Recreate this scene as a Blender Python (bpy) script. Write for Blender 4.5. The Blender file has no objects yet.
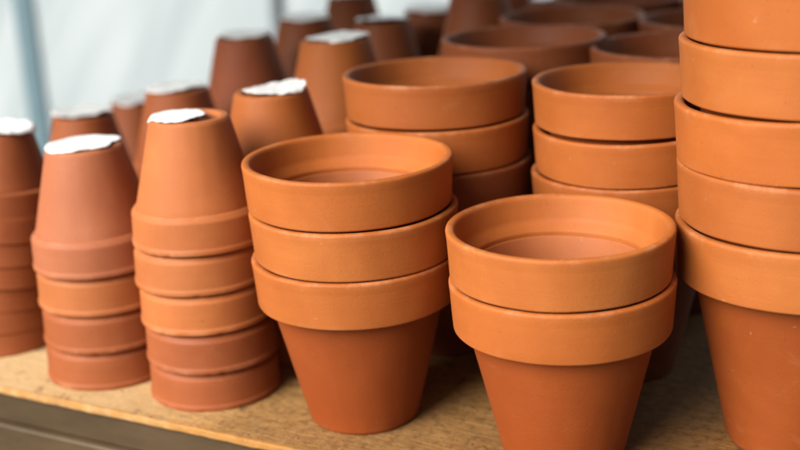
import bpy, bmesh, math, random
from math import sin, cos, pi, radians
from mathutils import Vector, Matrix, noise
random.seed(7)
scene = bpy.context.scene
COL = scene.collection

# ------------------------------------------------------------------ helpers
def link(name, me, parent=None, mats=()):
    o = bpy.data.objects.new(name, me)
    COL.objects.link(o)
    if parent: o.parent = parent
    return o

def tag(o, label=None, cat=None, group=None, kind=None):
    if label: o['label'] = label
    if cat: o['category'] = cat
    if group: o['group'] = group
    if kind: o['kind'] = kind
    return o

def empty(name, loc=(0, 0, 0)):
    o = bpy.data.objects.new(name, None)
    o.empty_display_size = 0.03
    o.location = loc
    COL.objects.link(o)
    return o

def fillet(pts, closed, seg=5):
    """pts: (r, z, radius) -> rounded polyline of (r, z)."""
    out = []
    n = len(pts)
    for i, (x, y, rad) in enumerate(pts):
        p = Vector((x, y))
        if rad <= 0 or (not closed and i in (0, n - 1)):
            out.append(p); continue
        a = Vector(pts[i - 1][:2]) - p
        b = Vector(pts[(i + 1) % n][:2]) - p
        ang = a.angle(b)
        if abs(ang - pi) < 0.02:
            out.append(p); continue
        d = min(rad / math.tan(ang / 2), a.length * .48, b.length * .48)
        p0 = p + a.normalized() * d
        p1 = p + b.normalized() * d
        for k in range(seg + 1):
            t = k / seg
            out.append((1 - t) ** 2 * p0 + 2 * t * (1 - t) * p + t * t * p1)
    return out

def subdivide(line, closed, maxlen):
    out = []
    n = len(line)
    m = n if closed else n - 1
    for i in range(m):
        a, b = line[i], line[(i + 1) % n]
        k = max(1, int((b - a).length / maxlen + .5))
        for j in range(k):
            out.append(a.lerp(b, j / k))
    if not closed: out.append(line[-1])
    return out

def lathe(name, line, closed, wob, seed, flip=None, chips=(), seg=144):
    """Revolve (r,z) line. wob: small radial irregularity (m). flip: height to turn upside down."""
    bm = bmesh.new()
    off = Vector((seed * 3.7, seed * 1.3, seed * 2.1))
    rings = []
    for (r, z) in line:
        if r < 1e-5:
            rings.append([bm.verts.new((0, 0, z))]); continue
        ring = []
        for i in range(seg):
            a = 2 * pi * i / seg
            d = Vector((cos(a), sin(a), 0))
            w = wob * (noise.noise(d * 1.1 + off + Vector((0, 0, z * 9))) * 1.0
                       + .35 * noise.noise(d * 4.0 + off * 1.7 + Vector((0, 0, z * 40))))
            dz = wob * .7 * noise.noise(d * 1.6 + off * 2.3)
            rr = r + w
            zz = z + dz
            for (ca, cz, cr, cd) in chips:
                q = (Vector((cos(a) * r, sin(a) * r, z)) - Vector((cos(ca) * chips_r(line), sin(ca) * chips_r(line), cz))).length
                if q < cr:
                    f = (1 - q / cr) ** 1.2 * cd
                    zz -= f * .6
                    rr -= f * .8
            ring.append(bm.verts.new((d.x * rr, d.y * rr, zz)))
        rings.append(ring)
    m = len(rings) if closed else len(rings) - 1
    for j in range(m):
        A, B = rings[j], rings[(j + 1) % len(rings)]
        if len(A) == 1 and len(B) == 1: continue
        for i in range(seg):
            k = (i + 1) % seg
            if len(A) == 1: bm.faces.new((A[0], B[k], B[i]))
            elif len(B) == 1: bm.faces.new((A[i], A[k], B[0]))
            else: bm.faces.new((A[i], A[k], B[k], B[i]))
    if flip is not None:
        for v in bm.verts: v.co.z = flip - v.co.z
    bmesh.ops.recalc_face_normals(bm, faces=bm.faces[:])
    for f in bm.faces: f.smooth = True
    me = bpy.data.meshes.new(name)
    bm.to_mesh(me); bm.free()
    return me

def chips_r(line): return max(p[0] for p in line)

# ------------------------------------------------------------------ node helpers
class NT:
    def __init__(s, name):
        s.m = bpy.data.materials.new(name); s.m.use_nodes = True
        s.t = s.m.node_tree; s.t.nodes.clear()
        s.out = s.n('ShaderNodeOutputMaterial')
        s.b = s.n('ShaderNodeBsdfPrincipled')
        s.l(s.b.outputs[0], s.out.inputs['Surface'])
    def n(s, t, **k):
        nd = s.t.nodes.new(t)
        for a, v in k.items():
            if hasattr(nd, a) and not a[0].isupper(): setattr(nd, a, v)
            else: nd.inputs[a.replace('_', ' ')].default_value = v
        return nd
    def l(s, a, b): s.t.links.new(a, b)
    def math(s, op, a, b=0.5, clamp=False):
        nd = s.n('ShaderNodeMath', operation=op, use_clamp=clamp)
        for i, v in enumerate((a, b)):
            if isinstance(v, (int, float)): nd.inputs[i].default_value = v
            else: s.l(v, nd.inputs[i])
        return nd.outputs[0]
    def mix(s, fac, a, b, blend='MIX'):
        nd = s.n('ShaderNodeMix', data_type='RGBA', blend_type=blend)
        for i, v in ((0, fac), (6, a), (7, b)):
            if isinstance(v, (int, float)): nd.inputs[i].default_value = v
            elif isinstance(v, tuple): nd.inputs[i].default_value = (*v[:3], 1)
            else: s.l(v, nd.inputs[i])
        return nd.outputs[2]
    def noise(s, vec, scale, detail=3, rough=.55, dist=0):
        nd = s.n('ShaderNodeTexNoise', Scale=scale, Detail=detail, Roughness=rough, Distortion=dist)
        s.l(vec, nd.inputs['Vector']); return nd.outputs['Fac']
    def ramp(s, fac, lo, hi):
        nd = s.n('ShaderNodeMapRange'); s.l(fac, nd.inputs[0])
        nd.inputs[1].default_value = lo; nd.inputs[2].default_value = hi
        return nd.outputs[0]
    def mapping(s, vec, scale=(1, 1, 1), rot=(0, 0, 0)):
        nd = s.n('ShaderNodeMapping'); s.l(vec, nd.inputs[0])
        nd.inputs['Scale'].default_value = scale; nd.inputs['Rotation'].default_value = rot
        return nd.outputs[0]

def terracotta():
    t = NT('terracotta')
    tc = t.n('ShaderNodeTexCoord'); oi = t.n('ShaderNodeObjectInfo')
    off = t.n('ShaderNodeVectorMath', operation='SCALE'); 
    cmb = t.n('ShaderNodeCombineXYZ')
    t.l(oi.outputs['Random'], cmb.inputs[0]); t.l(oi.outputs['Random'], cmb.inputs[1])
    t.l(cmb.outputs[0], off.inputs[0]); off.inputs['Scale'].default_value = 37.0
    add = t.n('ShaderNodeVectorMath', operation='ADD')
    t.l(tc.outputs['Object'], add.inputs[0]); t.l(off.outputs[0], add.inputs[1])
    v = add.outputs[0]
    base = oi.outputs['Color']
    # broad firing variation, cloudy and in streaks along the throwing lines
    n1 = t.ramp(t.noise(v, 14, 4, .6, .3), .3, .7)
    c = t.mix(n1, t.mix(1.0, base, (.84, .77, .70), 'MULTIPLY'), t.mix(1.0, base, (1.07, 1.09, 1.10), 'MULTIPLY'))
    n0 = t.ramp(t.noise(v, 7, 3, .5, 1.2), .42, .68)      # firing blush
    c = t.mix(t.math('MULTIPLY', n0, .32), c, t.mix(1.0, base, (.80, .62, .50), 'MULTIPLY'))
    st = t.mapping(v, (6, 6, 160))
    n2 = t.ramp(t.noise(st, 1.0, 3, .6), .35, .7)
    c = t.mix(t.math('MULTIPLY', n2, .22), c, t.mix(1.0, base, (.80, .74, .70), 'MULTIPLY'))
    # fine clay grain
    n3 = t.noise(v, 900, 2, .6)
    c = t.mix(t.math('MULTIPLY', t.ramp(n3, .35, .65), .16), c, t.mix(1.0, base, (.72, .66, .6), 'MULTIPLY'))
    # pale lime bloom, faint and patchy
    n4 = t.ramp(t.noise(v, 32, 5, .65, .6), .60, .82)
    c = t.mix(t.math('MULTIPLY', n4, .17), c, (.42, .21, .10))
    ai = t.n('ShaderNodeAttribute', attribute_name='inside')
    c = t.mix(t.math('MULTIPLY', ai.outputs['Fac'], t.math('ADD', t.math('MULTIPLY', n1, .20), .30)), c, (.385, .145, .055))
    # small pale scuffs and dark specks
    n5 = t.ramp(t.noise(v, 210, 2, .5), .735, .78)
    c = t.mix(t.math('MULTIPLY', n5, .16), c, (.55, .34, .21))
    n6 = t.ramp(t.noise(add.outputs[0], 330, 1, .5), .235, .20)
    c = t.mix(t.math('MULTIPLY', n6, .45), c, (.11, .04, .02))
    # worn edges
    geo = t.n('ShaderNodeNewGeometry')
    at = t.n('ShaderNodeAttribute', attribute_name='wear')
    nw = t.ramp(t.noise(v, 38, 6, .72), .50, .66)
    w = t.math('MULTIPLY', at.outputs['Fac'], nw)
    c = t.mix(t.math('MULTIPLY', w, .33), c, (.58, .30, .165))
    t.l(c, t.b.inputs['Base Color'])
    r = t.math('ADD', t.math('MULTIPLY', n1, .12), .60)
    t.l(r, t.b.inputs['Roughness'])
    t.b.inputs['Specular IOR Level'].default_value = .32
    # bump: grain + throwing rings + pits
    rings = t.noise(t.mapping(v, (3, 3, 330)), 1.0, 2, .5)
    pits = t.ramp(t.noise(v, 420, 2, .6), .30, .42)
    h = t.math('ADD', t.math('MULTIPLY', rings, .30), t.math('ADD', t.math('MULTIPLY', n3, .35), t.math('MULTIPLY', pits, .22)))
    h = t.math('ADD', h, t.math('MULTIPLY', t.noise(v, 60, 4, .6), .55))
    h = t.math('SUBTRACT', h, t.math('MULTIPLY', w, .25))
    bp = t.n('ShaderNodeBump', Strength=.22, Distance=.0009)
    t.l(h, bp.inputs['Height']); t.l(bp.outputs[0], t.b.inputs['Normal'])
    return t.m

def paper_mat():
    t = NT('white_paper')
    tc = t.n('ShaderNodeTexCoord')
    n = t.noise(tc.outputs['Object'], 60, 3)
    t.l(t.mix(n, (.72, .74, .75), (.80, .81, .81)), t.b.inputs['Base Color'])
    t.b.inputs['Roughness'].default_value = .28
    t.b.inputs['Specular IOR Level'].default_value = .5
    bp = t.n('ShaderNodeBump', Strength=.4, Distance=.002)
    t.l(t.noise(tc.outputs['Object'], 140, 3, .6, .8), bp.inputs['Height']); t.l(bp.outputs[0], t.b.inputs['Normal'])
    return t.m

def board_mat():
    t = NT('weathered_plywood')
    tc = t.n('ShaderNodeTexCoord'); v = tc.outputs['Object']
    grain = t.noise(t.mapping(v, (14, 120, 60)), 1.0, 5, .65, .5)
    blot = t.ramp(t.noise(v, 11, 5, .65, .4), .34, .68)
    fine = t.noise(v, 260, 4, .7)
    fib = t.noise(t.mapping(v, (60, 320, 90)), 1.0, 3, .7, .3)
    c = t.mix(t.ramp(grain, .3, .72), (.27, .128, .034), (.46, .255, .078))
    c = t.mix(t.math('MULTIPLY', blot, .62), c, (.17, .088, .032))
    c = t.mix(t.math('MULTIPLY', t.ramp(fib, .42, .7), .45), c, (.47, .305, .125))
    c = t.mix(t.math('MULTIPLY', t.ramp(t.noise(v, 150, 5, .75), .50, .62), .62), c, (.09, .048, .02))
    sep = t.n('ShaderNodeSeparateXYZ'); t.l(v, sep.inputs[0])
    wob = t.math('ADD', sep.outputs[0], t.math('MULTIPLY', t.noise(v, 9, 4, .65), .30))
    painted_shade = t.ramp(wob, -.40, -.10)  # shade over the right of the board, put into its colour
    c = t.mix(t.math('MULTIPLY', painted_shade, .75), c, t.mix(1.0, c, (.34, .25, .17), 'MULTIPLY'))
    painted_light = t.ramp(wob, -.36, -.56)  # stronger light at the left end, painted as a paler tone
    c = t.mix(t.math('MULTIPLY', painted_light, .7), c, (.57, .415, .22))
    spots = t.ramp(t.noise(v, 45, 3, .6), .60, .72)
    c = t.mix(t.math('MULTIPLY', spots, .65), c, (.085, .046, .02))
    # the sawn front edge is darker orange, broken up
    e = t.math('MULTIPLY', t.ramp(t.math('ADD', sep.outputs[1], t.math('MULTIPLY', t.noise(v, 120, 3, .6), .004)), .6565, .6535), t.ramp(t.noise(v, 70, 4, .7), .25, .55))
    c = t.mix(t.math('MULTIPLY', e, .8), c, (.36, .165, .038))
    t.l(c, t.b.inputs['Base Color'])
    t.b.inputs['Roughness'].default_value = .72
    t.b.inputs['Specular IOR Level'].default_value = .3
    bp = t.n('ShaderNodeBump', Strength=.5, Distance=.0015)
    t.l(t.math('ADD', fine, t.math('ADD', grain, fib)), bp.inputs['Height']); t.l(bp.outputs[0], t.b.inputs['Normal'])
    return t.m

def metal_mat(name, a, b, rough, metallic=.0):
    t = NT(name)
    tc = t.n('ShaderNodeTexCoord'); v = tc.outputs['Object']
    n = t.ramp(t.noise(t.mapping(v, (8, 30, 30)), 1, 5, .65), .3, .7)
    c = t.mix(n, a, b)
    s = t.ramp(t.noise(v, 90, 4, .7), .55, .75)
    c = t.mix(t.math('MULTIPLY', s, .35), c, (.10, .065, .04))
    t.l(c, t.b.inputs['Base Color'])
    t.b.inputs['Roughness'].default_value = rough
    t.b.inputs['Metallic'].default_value = metallic
    bp = t.n('ShaderNodeBump', Strength=.2, Distance=.001)
    t.l(t.noise(v, 160, 3), bp.inputs['Height']); t.l(bp.outputs[0], t.b.inputs['Normal'])
    return t.m

def sheet_mat():
    t = NT('greenhouse_sheeting')
    tc = t.n('ShaderNodeTexCoord'); v = tc.outputs['Object']
    w = t.noise(t.mapping(t.mapping(v, (1, 1, 1), (0, radians(58), 0)), (1.1, 9, 9)), 1.0, 2, .5, .2)
    c = t.mix(t.ramp(w, .3, .7), (.215, .262, .285), (.325, .368, .39))
    t.l(c, t.b.inputs['Base Color'])
    t.b.inputs['Roughness'].default_value = .6
    return t.m

def ground_mat():
    t = NT('gravel_ground')
    tc = t.n('ShaderNodeTexCoord'); v = tc.outputs['Object']
    n = t.noise(v, 18, 5, .7); n2 = t.noise(v, 1.2, 3)
    t.l(t.mix(n, t.mix(n2, (.07, .062, .055), (.11, .095, .08)), (.16, .145, .125)), t.b.inputs['Base Color'])
    t.b.inputs['Roughness'].default_value = .9
    bp = t.n('ShaderNodeBump', Strength=.6, Distance=.02)
    t.l(n, bp.inputs['Height']); t.l(bp.outputs[0], t.b.inputs['Normal'])
    return t.m

M_CLAY = terracotta(); M_PAPER = paper_mat(); M_BOARD = board_mat()
M_RAIL = metal_mat('aged_grey_metal', (.055, .036, .018), (.095, .062, .031), .42, .25)
M_POST = metal_mat('blue_grey_metal', (.195, .315, .37), (.23, .35, .405), .5, .2)
M_DARKPOST = metal_mat('dark_grey_metal', (.20, .235, .26), (.25, .285, .31), .5, .1)
M_SHADE_BOARD = metal_mat('shade_board_grey', (.10, .095, .085), (.14, .13, .12), .9)
M_SHEET = sheet_mat(); M_GROUND = ground_mat()

# ------------------------------------------------------------------ pots
def set_attr(me, nm, fn):
    a = me.attributes.new(nm, 'FLOAT', 'POINT')
    for i, v in enumerate(me.vertices):
        a.data[i].value = fn(math.hypot(v.co.x, v.co.y), v.co.z)

def set_wear(me, fn):
    a = me.attributes.new('wear', 'FLOAT', 'POINT')
    for i, v in enumerate(me.vertices):
        a.data[i].value = fn(math.hypot(v.co.x, v.co.y), v.co.z)

def wide_pot(R, H, seed, upturned=False, rh=.461):
    """wide flared pot, rim up. H in units of R."""
    zb = H - rh
    rim = [(.935, zb, .03), (.968, zb + .012, .045), (.988, H - .115, .05), (.992, H - .075, .05), (1.0, H, .055), (.918, H, .050),
           (.900, H - .09, .05), (.865, H - .23, .12), (.785, H - .315, .035), (.79, H - .40, 0), (.80, zb, .0)]
    rim = [(a * R, b * R, c * R) for a, b, c in rim]
    ln = subdivide(fillet(rim, True, 5), True, .09 * R)
    ca = [(random.uniform(0, 2 * pi), H * R, random.uniform(.03, .055) * R, random.uniform(.006, .014) * R) for _ in range(4)]
    fl = H * R if upturned else None
    rme = lathe('rim', ln, True, .0006 * R / .075, seed, fl, ca)
    set_wear(rme, lambda r, z: max(0, 1 - abs(z - H * R) / (.055 * R)) * (1 if r > .93 * R else .35) + .7 * max(0, 1 - abs(z - zb * R) / (.04 * R)) * (1 if r > .93 * R else 0))
    wt = .095
    so, bo = .842, .542
    body = [(0, .012, 0), (.11, .012, .01), (.115, .03, 0), (.44, .03, .01), (.46, .0, .012), (bo - .015, 0, .03), (bo + .004, .03, .03),
            (so, zb, 0), (so + .010, H - .41, .01), (so - .03, H - .375, .01), (so - wt + .024, H - .345, .02), (bo - wt + .03, .13, .06), (.09, .10, .01), (.085, .10, 0), (0, .10, 0)]
    body = [(a * R, b * R, c * R) for a, b, c in body]
    ln = subdivide(fillet(body, False, 5), False, .12 * R)
    bme = lathe('body', ln, False, .0006 * R / .075, seed, fl)
    set_wear(bme, lambda r, z: .5 * max(0, 1 - z / (.05 * R)))
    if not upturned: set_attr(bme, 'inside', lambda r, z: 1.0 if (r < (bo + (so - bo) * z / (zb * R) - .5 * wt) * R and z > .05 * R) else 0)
    for m in (rme, bme): m.materials.append(M_CLAY)
    return bme, rme

def tall_pot(R, H, seed):
    """narrower pot with a deep collar, mesh turned upside down (rim on the bottom)."""
    zb = H - .555
    rim = [(.885, zb - .012, .02), (.915, zb + .0, .03), (.972, zb + .075, .06), (.982, H - .15, .05), (.984, H - .10, .05), (1.0, H - .07, .05), (1.0, H, .06), (.91, H, .04),
           (.89, H - .10, .04), (.87, H - .40, .06), (.80, H - .52, .02), (.81, H - .57, 0)]
    rim = [(a * R, b * R, c * R) for a, b, c in rim]
    ln = subdivide(fillet(rim, True, 5), True, .10 * R)
    ca = [(random.uniform(0, 2 * pi), H * R, random.uniform(.04, .08) * R, random.uniform(.008, .02) * R) for _ in range(4)]
    rme = lathe('rim', ln, True, .0005 * R / .052, seed, H * R, ca)
    set_wear(rme, lambda r, z: max(0, 1 - abs(z - .04 * R) / (.06 * R)) * (1 if r > .9 * R else 0) + .8 * max(0, 1 - abs(z - .535 * R) / (.04 * R)))
    so, bo, wt = .895, .575, .12
    body = [(0, .045, 0), (.13, .045, .01), (.135, .07, 0), (.41, .07, .03), (.46, .0, .04), (bo - .02, 0, .05), (bo + .012, .05, .04),
            (so, zb, 0), (so + .008, zb + .06, .01), (so - .05, zb + .065, .01), (so - wt, zb + .005, .02), (bo - wt + .03, .19, .06), (.09, .15, .01), (.085, .15, 0), (0, .15, 0)]
    body = [(a * R, b * R, c * R) for a, b, c in body]
    ln = subdivide(fillet(body, False, 5), False, .12 * R)
    bme = lathe('body', ln, False, .0006 * R / .052, seed, H * R)
    set_wear(bme, lambda r, z: .6 * max(0, 1 - (H * R - z) / (.05 * R)))
    for m in (rme, bme): m.materials.append(M_CLAY)
    return bme, rme

KINDS = {'wide': wide_pot, 'wide_large': lambda R, H, sd: wide_pot(R, H, sd, False, .472), 'tall': tall_pot, 'wide_upturned': lambda R, H, sd: wide_pot(R, H, sd, True)}
ORD = ['top', 'second', 'third', 'fourth', 'fifth', 'sixth', 'seventh']
CACHE = {}
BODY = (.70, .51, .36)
def variants(kind, R, H):
    key = (kind, round(R, 4), round(H, 3))
    if key not in CACHE:
        CACHE[key] = [KINDS[kind](R, H, s + len(CACHE) * 3.3) for s in range(3)]
    return CACHE[key]

def stack(kind, x, y, R, H, pitch, n, cols, labels, group, jit=.0008, shifts=None, lean=0, cat='flower pot'):
    vs = variants(kind, R, H)
    roots = []
    for i in range(n):                       # i = 0 is the lowest
        dx, dy = random.gauss(0, jit), random.gauss(0, jit)
        if shifts and i in shifts: dx, dy = shifts[i]
        if i == 0: dx = dy = 0
        ln_ = lean * min(1, i / 3); dx += lean * pitch * R * max(0, i - 1.0)
        r = empty('terracotta_pot', (x + dx, y + dy, pitch * R * i))
        tl = 0 if i == 0 else .0045
        r.rotation_euler = (random.gauss(0, tl), ln_ + random.gauss(0, tl), 0)
        r.rotation_euler = (Matrix.Rotation(r.rotation_euler.y, 3, 'Y') @ Matrix.Rotation(r.rotation_euler.x, 3, 'X') @ Matrix.Rotation(random.uniform(0, 2 * pi), 3, 'Z')).to_euler()
        bme, rme = vs[random.randrange(3)]
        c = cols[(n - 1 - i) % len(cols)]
        f = random.uniform(.96, 1.04)
        for nm, me in (('body', bme), ('rim', rme)):
            o = link(nm, me, r)
            k = BODY if (nm == 'body' and kind.startswith('wide') and 'up' not in kind) else (1, 1, 1)   # upright bodies: redder, and darkened with shade put into the colour
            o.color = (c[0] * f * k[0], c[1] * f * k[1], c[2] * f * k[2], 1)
        tag(r, labels(n - 1 - i), cat, group)
        roots.append(r)
    return roots

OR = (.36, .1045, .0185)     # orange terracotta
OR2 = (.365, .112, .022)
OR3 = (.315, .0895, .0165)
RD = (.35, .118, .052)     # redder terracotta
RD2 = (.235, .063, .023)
CP = (.375, .122, .036)     # paler orange
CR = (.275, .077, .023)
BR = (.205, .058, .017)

def lab(stackname, first='terracotta pot', extra=None):
    return lambda k: f"{first}, {'topmost' if k == 0 else ORD[k] + ' from top'} of {stackname}" 

# upright stacks (positions solved from the photograph, metres; camera stands over the origin)
def upright(x, y, R, n, cols, name, group, H=1.71, p=.469, first='upright terracotta pot', shifts=None, kind='wide'):
    stack(kind, x, y, R, H, p, n, cols, lab(name, first), group, .0008, shifts)
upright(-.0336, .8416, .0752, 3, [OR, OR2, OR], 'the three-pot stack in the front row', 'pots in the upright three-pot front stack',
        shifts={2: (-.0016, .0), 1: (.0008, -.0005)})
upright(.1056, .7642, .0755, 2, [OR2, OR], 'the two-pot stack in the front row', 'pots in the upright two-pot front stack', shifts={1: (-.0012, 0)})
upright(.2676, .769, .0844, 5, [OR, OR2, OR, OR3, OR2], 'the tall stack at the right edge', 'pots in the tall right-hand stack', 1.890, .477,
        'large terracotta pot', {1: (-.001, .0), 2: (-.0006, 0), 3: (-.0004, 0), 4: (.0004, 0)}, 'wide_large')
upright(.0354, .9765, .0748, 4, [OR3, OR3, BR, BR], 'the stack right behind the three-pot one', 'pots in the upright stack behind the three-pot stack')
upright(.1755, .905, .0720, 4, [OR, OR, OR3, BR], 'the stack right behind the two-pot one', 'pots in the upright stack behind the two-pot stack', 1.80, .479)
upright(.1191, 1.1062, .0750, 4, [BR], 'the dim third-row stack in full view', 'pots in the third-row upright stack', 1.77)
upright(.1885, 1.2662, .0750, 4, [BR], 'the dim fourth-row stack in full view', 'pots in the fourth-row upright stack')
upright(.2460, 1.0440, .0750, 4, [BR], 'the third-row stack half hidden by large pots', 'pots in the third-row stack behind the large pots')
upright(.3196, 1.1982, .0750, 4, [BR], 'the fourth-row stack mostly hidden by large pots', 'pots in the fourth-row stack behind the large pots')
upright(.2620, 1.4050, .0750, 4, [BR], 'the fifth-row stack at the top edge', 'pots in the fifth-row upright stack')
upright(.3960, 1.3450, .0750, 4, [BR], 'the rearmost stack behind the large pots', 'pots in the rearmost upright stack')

# upturned stacks
TOPS = []
def upturned(key, x, y, R, n, cols, name, group, H=1.83, p=.598, jit=.0010, shifts=None, kind='tall', lean=0):
    rs = stack(kind, x, y, R, H, p, n, cols, lab(name, 'upturned terracotta pot'), group, jit, shifts, lean)
    TOPS.append((key, rs[-1], H * R, R))

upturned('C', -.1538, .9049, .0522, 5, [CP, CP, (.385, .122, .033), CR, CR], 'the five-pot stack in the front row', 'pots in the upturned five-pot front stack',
         shifts={2: (-.001, -.0005), 3: (-.0022, 0), 4: (-.0012, 0)})
upturned('B', -.2483, .9553, .0530, 4, [RD, CP, CR, CR], 'the four-pot stack in the front row', 'pots in the upturned four-pot front stack')
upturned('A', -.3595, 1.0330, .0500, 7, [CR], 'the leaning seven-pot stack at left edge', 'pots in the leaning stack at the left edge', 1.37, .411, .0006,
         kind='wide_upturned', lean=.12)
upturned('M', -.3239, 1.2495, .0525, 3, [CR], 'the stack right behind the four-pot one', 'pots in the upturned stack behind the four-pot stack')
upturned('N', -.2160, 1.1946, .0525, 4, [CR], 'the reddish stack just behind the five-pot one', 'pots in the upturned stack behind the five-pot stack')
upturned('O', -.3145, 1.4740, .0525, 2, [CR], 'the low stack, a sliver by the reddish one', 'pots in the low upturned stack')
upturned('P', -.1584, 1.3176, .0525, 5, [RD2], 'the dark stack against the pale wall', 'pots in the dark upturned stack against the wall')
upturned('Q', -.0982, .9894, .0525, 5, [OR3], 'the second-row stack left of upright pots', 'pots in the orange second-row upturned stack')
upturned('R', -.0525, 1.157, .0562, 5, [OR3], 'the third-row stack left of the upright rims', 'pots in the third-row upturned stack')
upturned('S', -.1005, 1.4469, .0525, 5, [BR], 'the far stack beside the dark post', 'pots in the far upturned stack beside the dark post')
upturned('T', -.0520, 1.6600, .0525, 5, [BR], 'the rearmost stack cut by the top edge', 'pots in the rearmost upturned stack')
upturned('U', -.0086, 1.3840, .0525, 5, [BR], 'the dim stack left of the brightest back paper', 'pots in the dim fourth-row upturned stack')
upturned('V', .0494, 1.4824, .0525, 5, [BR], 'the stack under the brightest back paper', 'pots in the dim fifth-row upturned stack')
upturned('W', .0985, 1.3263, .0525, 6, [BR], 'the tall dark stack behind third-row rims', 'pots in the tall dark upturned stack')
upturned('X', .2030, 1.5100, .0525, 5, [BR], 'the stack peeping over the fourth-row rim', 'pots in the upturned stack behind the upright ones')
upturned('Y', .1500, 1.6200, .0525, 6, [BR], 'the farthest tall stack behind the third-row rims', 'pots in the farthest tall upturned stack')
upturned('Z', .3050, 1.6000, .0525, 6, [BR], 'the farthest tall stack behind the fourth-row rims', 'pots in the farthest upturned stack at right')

# ------------------------------------------------------------------ paper scraps on the upturned pots
def paper(pot, hgt, R, cx, cy, rad, seed, label, asp=(1, 1), lift=.004, droop=.8):
    rt = .56 * R
    bm = bmesh.new()
    nr, na = 16, 110
    off = Vector((seed * 5.1, seed * 2.7, seed))
    rnd = random.Random(seed * 91)
    nk = 11
    ka = sorted((k + rnd.uniform(-.35, .35)) / nk * 2 * pi for k in range(nk))
    kr = [rnd.uniform(.76, 1.10) for _ in range(nk)]
    def outline(a):
        for q in range(nk):
            a0, a1 = ka[q], ka[(q + 1) % nk] + (2 * pi if q == nk - 1 else 0)
            for aa in (a, a + 2 * pi):
                if a0 <= aa <= a1:
                    f = (aa - a0) / (a1 - a0)
                    return kr[q] * (1 - f) + kr[(q + 1) % nk] * f
        return kr[0]
    def pos(t, a):
        d = Vector((cos(a), sin(a), 0))
        jag = outline(a) + .05 * noise.noise(d * 5 + off) + .02 * noise.noise(d * 14 + off)
        rr = rad * R * jag * t
        px, py = cx * R + d.x * rr * asp[0], cy * R + d.y * rr * asp[1]
        q = math.hypot(px, py)
        P = Vector((px, py, 0)) * 60 + off
        cr = .5 + .8 * noise.noise(P * .42) + .55 * abs(noise.noise(P * .95)) - .35 * abs(noise.noise(P * 1.9 + off))
        hz = .0008 + lift * max(0, cr) * (.25 + .75 * t)
        if q > rt:
            q2 = rt + (q - rt) * .38
            px, py = px * q2 / q, py * q2 / q
            hz -= (q - rt) * droop * (.75 + .5 * noise.noise(d * 3 + off))
        return Vector((px, py, hz))
    c0 = bm.verts.new(pos(0, 0))
    prev = None
    for j in range(1, nr + 1):
        ring = [bm.verts.new(pos(j / nr, 2 * pi * i / na)) for i in range(na)]
        for i in range(na):
            k = (i + 1) % na
            if prev is None: bm.faces.new((c0, ring[i], ring[k]))
            else: bm.faces.new((prev[i], ring[i], ring[k], prev[k]))
        prev = ring
    bmesh.ops.recalc_face_normals(bm, faces=bm.faces[:])
    g = bmesh.ops.solidify(bm, geom=bm.faces[:], thickness=.0004)
    bmesh.ops.recalc_face_normals(bm, faces=bm.faces[:])
    for f in bm.faces: f.smooth = True
    me = bpy.data.meshes.new('paper_scrap'); bm.to_mesh(me); bm.free()
    me.materials.append(M_PAPER)
    o = link('paper_scrap', me)
    rx = Vector((0, 0, 1)); rx.rotate(pot.rotation_euler)
    o.location = pot.location + rx * hgt
    o.rotation_euler = Vector((0, 0, 1)).rotation_difference(rx).to_euler()
    tag(o, label, 'paper', 'paper scraps on the upturned pots')
    return o

PSPEC = {  # key: cx, cy, rad, asp, label   (in units of pot radius)
 'C': (-.21, -.05, .49, (1.0, 1.0), 'torn white paper folded over left side of upturned five-pot stack top'),
 'B': (-.06, -.05, .60, (1.0, 1.0), 'crumpled white paper on top of the upturned four-pot front stack'),
 'A': (.0, -.05, .62, (1.15, 1.0), 'white paper on top of the small seven-pot stack at left edge'),
 'M': (.02, -.02, .64, (1.05, 1.0), 'ragged white paper on the stack behind the four-pot front stack'),
 'N': (-.10, .05, .58, (1.0, 1.0), 'white paper on the reddish stack just behind the five-pot front stack'),
 'O': (.02, .0, .62, (1.0, 1.0), 'white paper on the low stack, a sliver beside the reddish one'),
 'P': (.02, .0, .57, (1.0, 1.0), 'white paper on the dark upturned stack against the pale greenhouse wall'),
 'Q': (.07, -.05, .52, (1.05, .9), 'raised white paper on the orange stack behind the five-pot front stack'),
 'R': (.06, -.05, .54, (1.0, 1.0), 'white paper on the stack left of the second-row upright pots'),
 'S': (.0, .0, .60, (1.05, 1.0), 'blurred white paper on the far stack beside the dark grey post'),
 'U': (.0, .0, .58, (1.1, 1.0), 'tilted white paper left of the brightest paper at the back'),
 'V': (.0, .0, .60, (1.1, 1.0), 'brightest blurred white paper at the back, by the top edge'),
 'X': (-.1, .0, .45, (1.0, 1.0), 'tiny white paper seen above the fourth-row upright rim'),
 'T': (.0, .0, .57, (1.0, 1.0), 'white paper on the rearmost stack cut off by the top edge'),
}
LIFT = {'Q': .005, 'R': .004, 'C': .0016, 'B': .0018, 'U': .006, 'M': .005, 'O': .005, 'A': .004}
for i, (k, pot, hgt, R) in enumerate(TOPS):
    if k not in PSPEC: continue
    cx, cy, rad, asp, lb = PSPEC[k]
    paper(pot, hgt, R, cx, cy, rad, i + {'C': 4.6, 'B': 2.2}.get(k, 1.37), lb, asp, LIFT.get(k, .0035))

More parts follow.
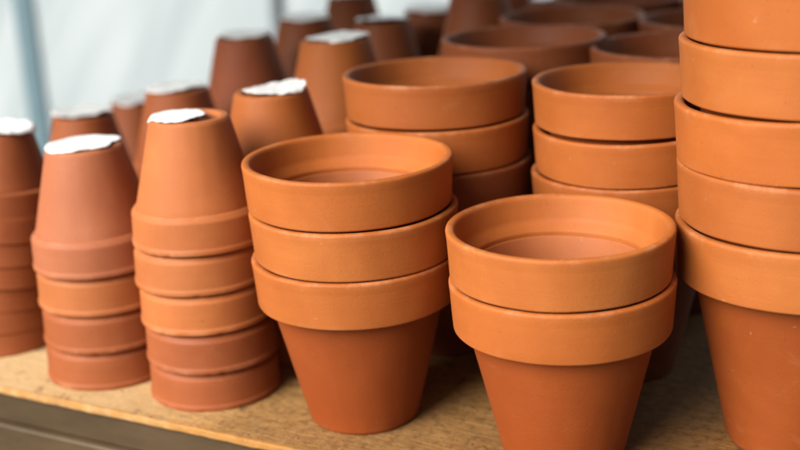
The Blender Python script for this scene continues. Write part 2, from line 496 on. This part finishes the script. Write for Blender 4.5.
# ------------------------------------------------------------------ bench (u along its front edge, w into its depth)
TH = radians(28.5)
U = Vector((cos(TH), -sin(TH), 0)); W = Vector((sin(TH), cos(TH), 0))
def box_uw(name, u0, u1, w0, w1, z0, z1, mat, parent, bev=.001, cuts=0, rough=0):
    bm = bmesh.new()
    bmesh.ops.create_cube(bm, size=1)
    for v in bm.verts:
        v.co = Vector(((u0 + u1) / 2 + v.co.x * (u1 - u0), (w0 + w1) / 2 + v.co.y * (w1 - w0), (z0 + z1) / 2 + v.co.z * (z1 - z0)))
    if cuts:
        es = [e for e in bm.edges if abs(e.verts[0].co.x - e.verts[1].co.x) > .5 * (u1 - u0)]
        bmesh.ops.subdivide_edges(bm, edges=es, cuts=cuts, use_grid_fill=True)
    es = [e for e in bm.edges if len(e.link_faces) == 2 and e.calc_face_angle(0) > .5]
    bmesh.ops.bevel(bm, geom=es, offset=bev, segments=2, profile=.5, affect='EDGES', clamp_overlap=True)
    if rough:
        for v in bm.verts:
            if v.co.y < w0 + .004:
                v.co.y += rough * (noise.noise(Vector((v.co.x * 22, v.co.z * 60, 1))) + .6 * noise.noise(Vector((v.co.x * 90, v.co.z * 200, 4))))
                v.co.z += rough * .6 * noise.noise(Vector((v.co.x * 40, 3, v.co.z * 100)))
    me = bpy.data.meshes.new(name); bm.to_mesh(me); bm.free()
    me.materials.append(mat)
    o = link(name, me, parent)
    return o

bench = empty('display_bench', (0, 0, -.80)); bench.rotation_euler = (0, 0, -TH)
tag(bench, 'wooden topped display bench with grey metal rail, carrying the terracotta pots', 'bench')
zo = .80
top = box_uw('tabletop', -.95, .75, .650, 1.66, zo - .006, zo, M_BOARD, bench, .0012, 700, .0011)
box_uw('rail', -.95, .75, .654, .694, zo - .0322, zo - .0062, M_RAIL, bench, .0012)
box_uw('lower_rail', -.95, .75, .6475, .690, zo - .085, zo - .0324, M_RAIL, bench, .0022)
for u in (-.86, .65):
    for w in (.70, 1.58):
        box_uw('leg', u - .02, u + .02, w - .0, w + .04, 0.0, zo - .0345 if w > 1 else zo - .0852, M_RAIL, bench, .002)

# crumbs of clay fallen on the board round the front pots
rc = random.Random(5); bm = bmesh.new()
for k in range(170):
    u, w_ = rc.uniform(-.80, -.05), rc.uniform(.655, .80)
    if rc.random() < .6: w_ = .652 + abs(rc.gauss(0, .03))
    P = U * u + W * w_
    if any((P.xy - Vector(q)).length < r_ for q, r_ in (((-.0336, .8416), .044), ((.1056, .7642), .044), ((.2676, .769), .05), ((-.1538, .9049), .055), ((-.2483, .9553), .056), ((-.36, 1.033), .053))): continue
    sz = rc.choice((.0004, .0005, .0007, .001))
    g_ = bmesh.ops.create_icosphere(bm, subdivisions=1, radius=sz)
    for v in g_['verts']:
        v.co *= rc.uniform(.6, 1.3); v.co.z *= .6
        v.co += Vector((P.x, P.y, sz * .45))
me = bpy.data.meshes.new('clay_crumbs'); bm.to_mesh(me); bm.free(); me.materials.append(M_CLAY)
cr = link('clay_crumbs', me); cr.color = (.30, .12, .05, 1)
tag(cr, 'tiny clay crumbs scattered over the board around the front pots', 'crumbs', kind='stuff')

# ------------------------------------------------------------------ surroundings
bm = bmesh.new(); bmesh.ops.create_grid(bm, x_segments=1, y_segments=1, size=40)
me = bpy.data.meshes.new('ground'); bm.to_mesh(me); bm.free(); me.materials.append(M_GROUND)
g = link('ground', me); g.location = (0, 0, -.80); tag(g, kind='structure')

wall = empty('greenhouse_wall', (0, 0, -.80)); wall.rotation_euler = (0, 0, -TH)
tag(wall, 'pale translucent greenhouse wall behind the stacks at upper left', 'wall')
box_uw('sheeting', -5, 4, 2.45, 2.47, 0.0, 3.2, M_SHEET, wall, .001)

def post(name, x, y, wd, mat, label):
    e = empty(name, (x, y, -.80)); e.rotation_euler = (0, 0, math.atan2(-x, y))
    box_uw('shaft', -wd / 2, wd / 2, -.010, .010, .012, 3.2, mat, e, .003)
    box_uw('base_plate', -wd, wd, -.016, .016, 0, .0118, mat, e, .002)
    tag(e, label, 'post', 'posts along the greenhouse wall')
pw = 2.43
def wpos(x, y):
    k = pw / (Vector((x, y, 0)).dot(W)); return x * k, y * k
px, py = wpos(-.929 - .030, 3.235); post('greenhouse_post', px, py, .048, M_POST, 'blue grey metal post standing against the pale wall at far left')
px, py = wpos(-.2719, 2.8786); post('greenhouse_post', px, py, .019, M_DARKPOST, 'thin dark grey post behind the far upturned stacks at the top')

# unseen board on posts, added over the bench to shade the rear rows
us = empty('added_shade_board', (0, 0, -.80)); us.rotation_euler = (0, 0, -TH)
tag(us, 'added board out of view, shading the rear rows of stacked pots', 'added shade board')
box_uw('shade_board', -1.5, 1.3, .55, 1.25, 1.32, 1.336, M_SHADE_BOARD, us, .002)
for u in (-1.45, 1.25):
    box_uw('post', u - .015, u + .015, 1.215, 1.245, 0, 1.3195, M_DARKPOST, us, .002)

# ------------------------------------------------------------------ light
SUN_EL, SUN_AZ = radians(35), radians(-130)
sd = Vector((sin(SUN_AZ) * cos(SUN_EL), cos(SUN_AZ) * cos(SUN_EL), sin(SUN_EL)))
sun = bpy.data.lights.new('sun', 'SUN'); sun.energy = 5.0; sun.angle = radians(44); sun.color = (1, .955, .89)
so = bpy.data.objects.new('sun', sun); COL.objects.link(so)
so.rotation_euler = sd.to_track_quat('Z', 'Y').to_euler()
w = bpy.data.worlds.new('World'); scene.world = w; w.use_nodes = True
nt = w.node_tree
bg = nt.nodes['Background']; sky = nt.nodes.new('ShaderNodeTexSky'); sky.sky_type = 'NISHITA'
sky.sun_disc = False; sky.sun_elevation = SUN_EL; sky.sun_rotation = SUN_AZ
sky.dust_density = 4; sky.air_density = 1; sky.ozone_density = .6
nt.links.new(sky.outputs[0], bg.inputs[0]); bg.inputs[1].default_value = .045

# ------------------------------------------------------------------ camera
f_px, pitch, roll, h = 1219.36, radians(16.957), radians(2.880), .4022
fw = Vector((0, cos(pitch), -sin(pitch))); R0 = Vector((1, 0, 0)); U0 = R0.cross(fw)
Rr = cos(roll) * R0 - sin(roll) * U0; Ur = sin(roll) * R0 + cos(roll) * U0
m = Matrix((Rr, Ur, -fw)).transposed().to_4x4(); m.translation = (0, 0, h)
cam = bpy.data.cameras.new('camera'); co = bpy.data.objects.new('camera', cam); COL.objects.link(co)
co.matrix_world = m
cam.sensor_width = 36; cam.lens = f_px / 800 * 36; cam.clip_start = .02; cam.clip_end = 200
cam.dof.use_dof = True; cam.dof.focus_distance = .79; cam.dof.aperture_fstop = 3.8; cam.dof.aperture_blades = 0
scene.camera = co
scene.view_settings.view_transform = 'Standard'; scene.view_settings.look = 'None'
scene.view_settings.exposure = 0.74; scene.view_settings.gamma = 1
scene.render.engine = 'CYCLES'
scene.cycles.max_bounces = 8; scene.cycles.diffuse_bounces = 5
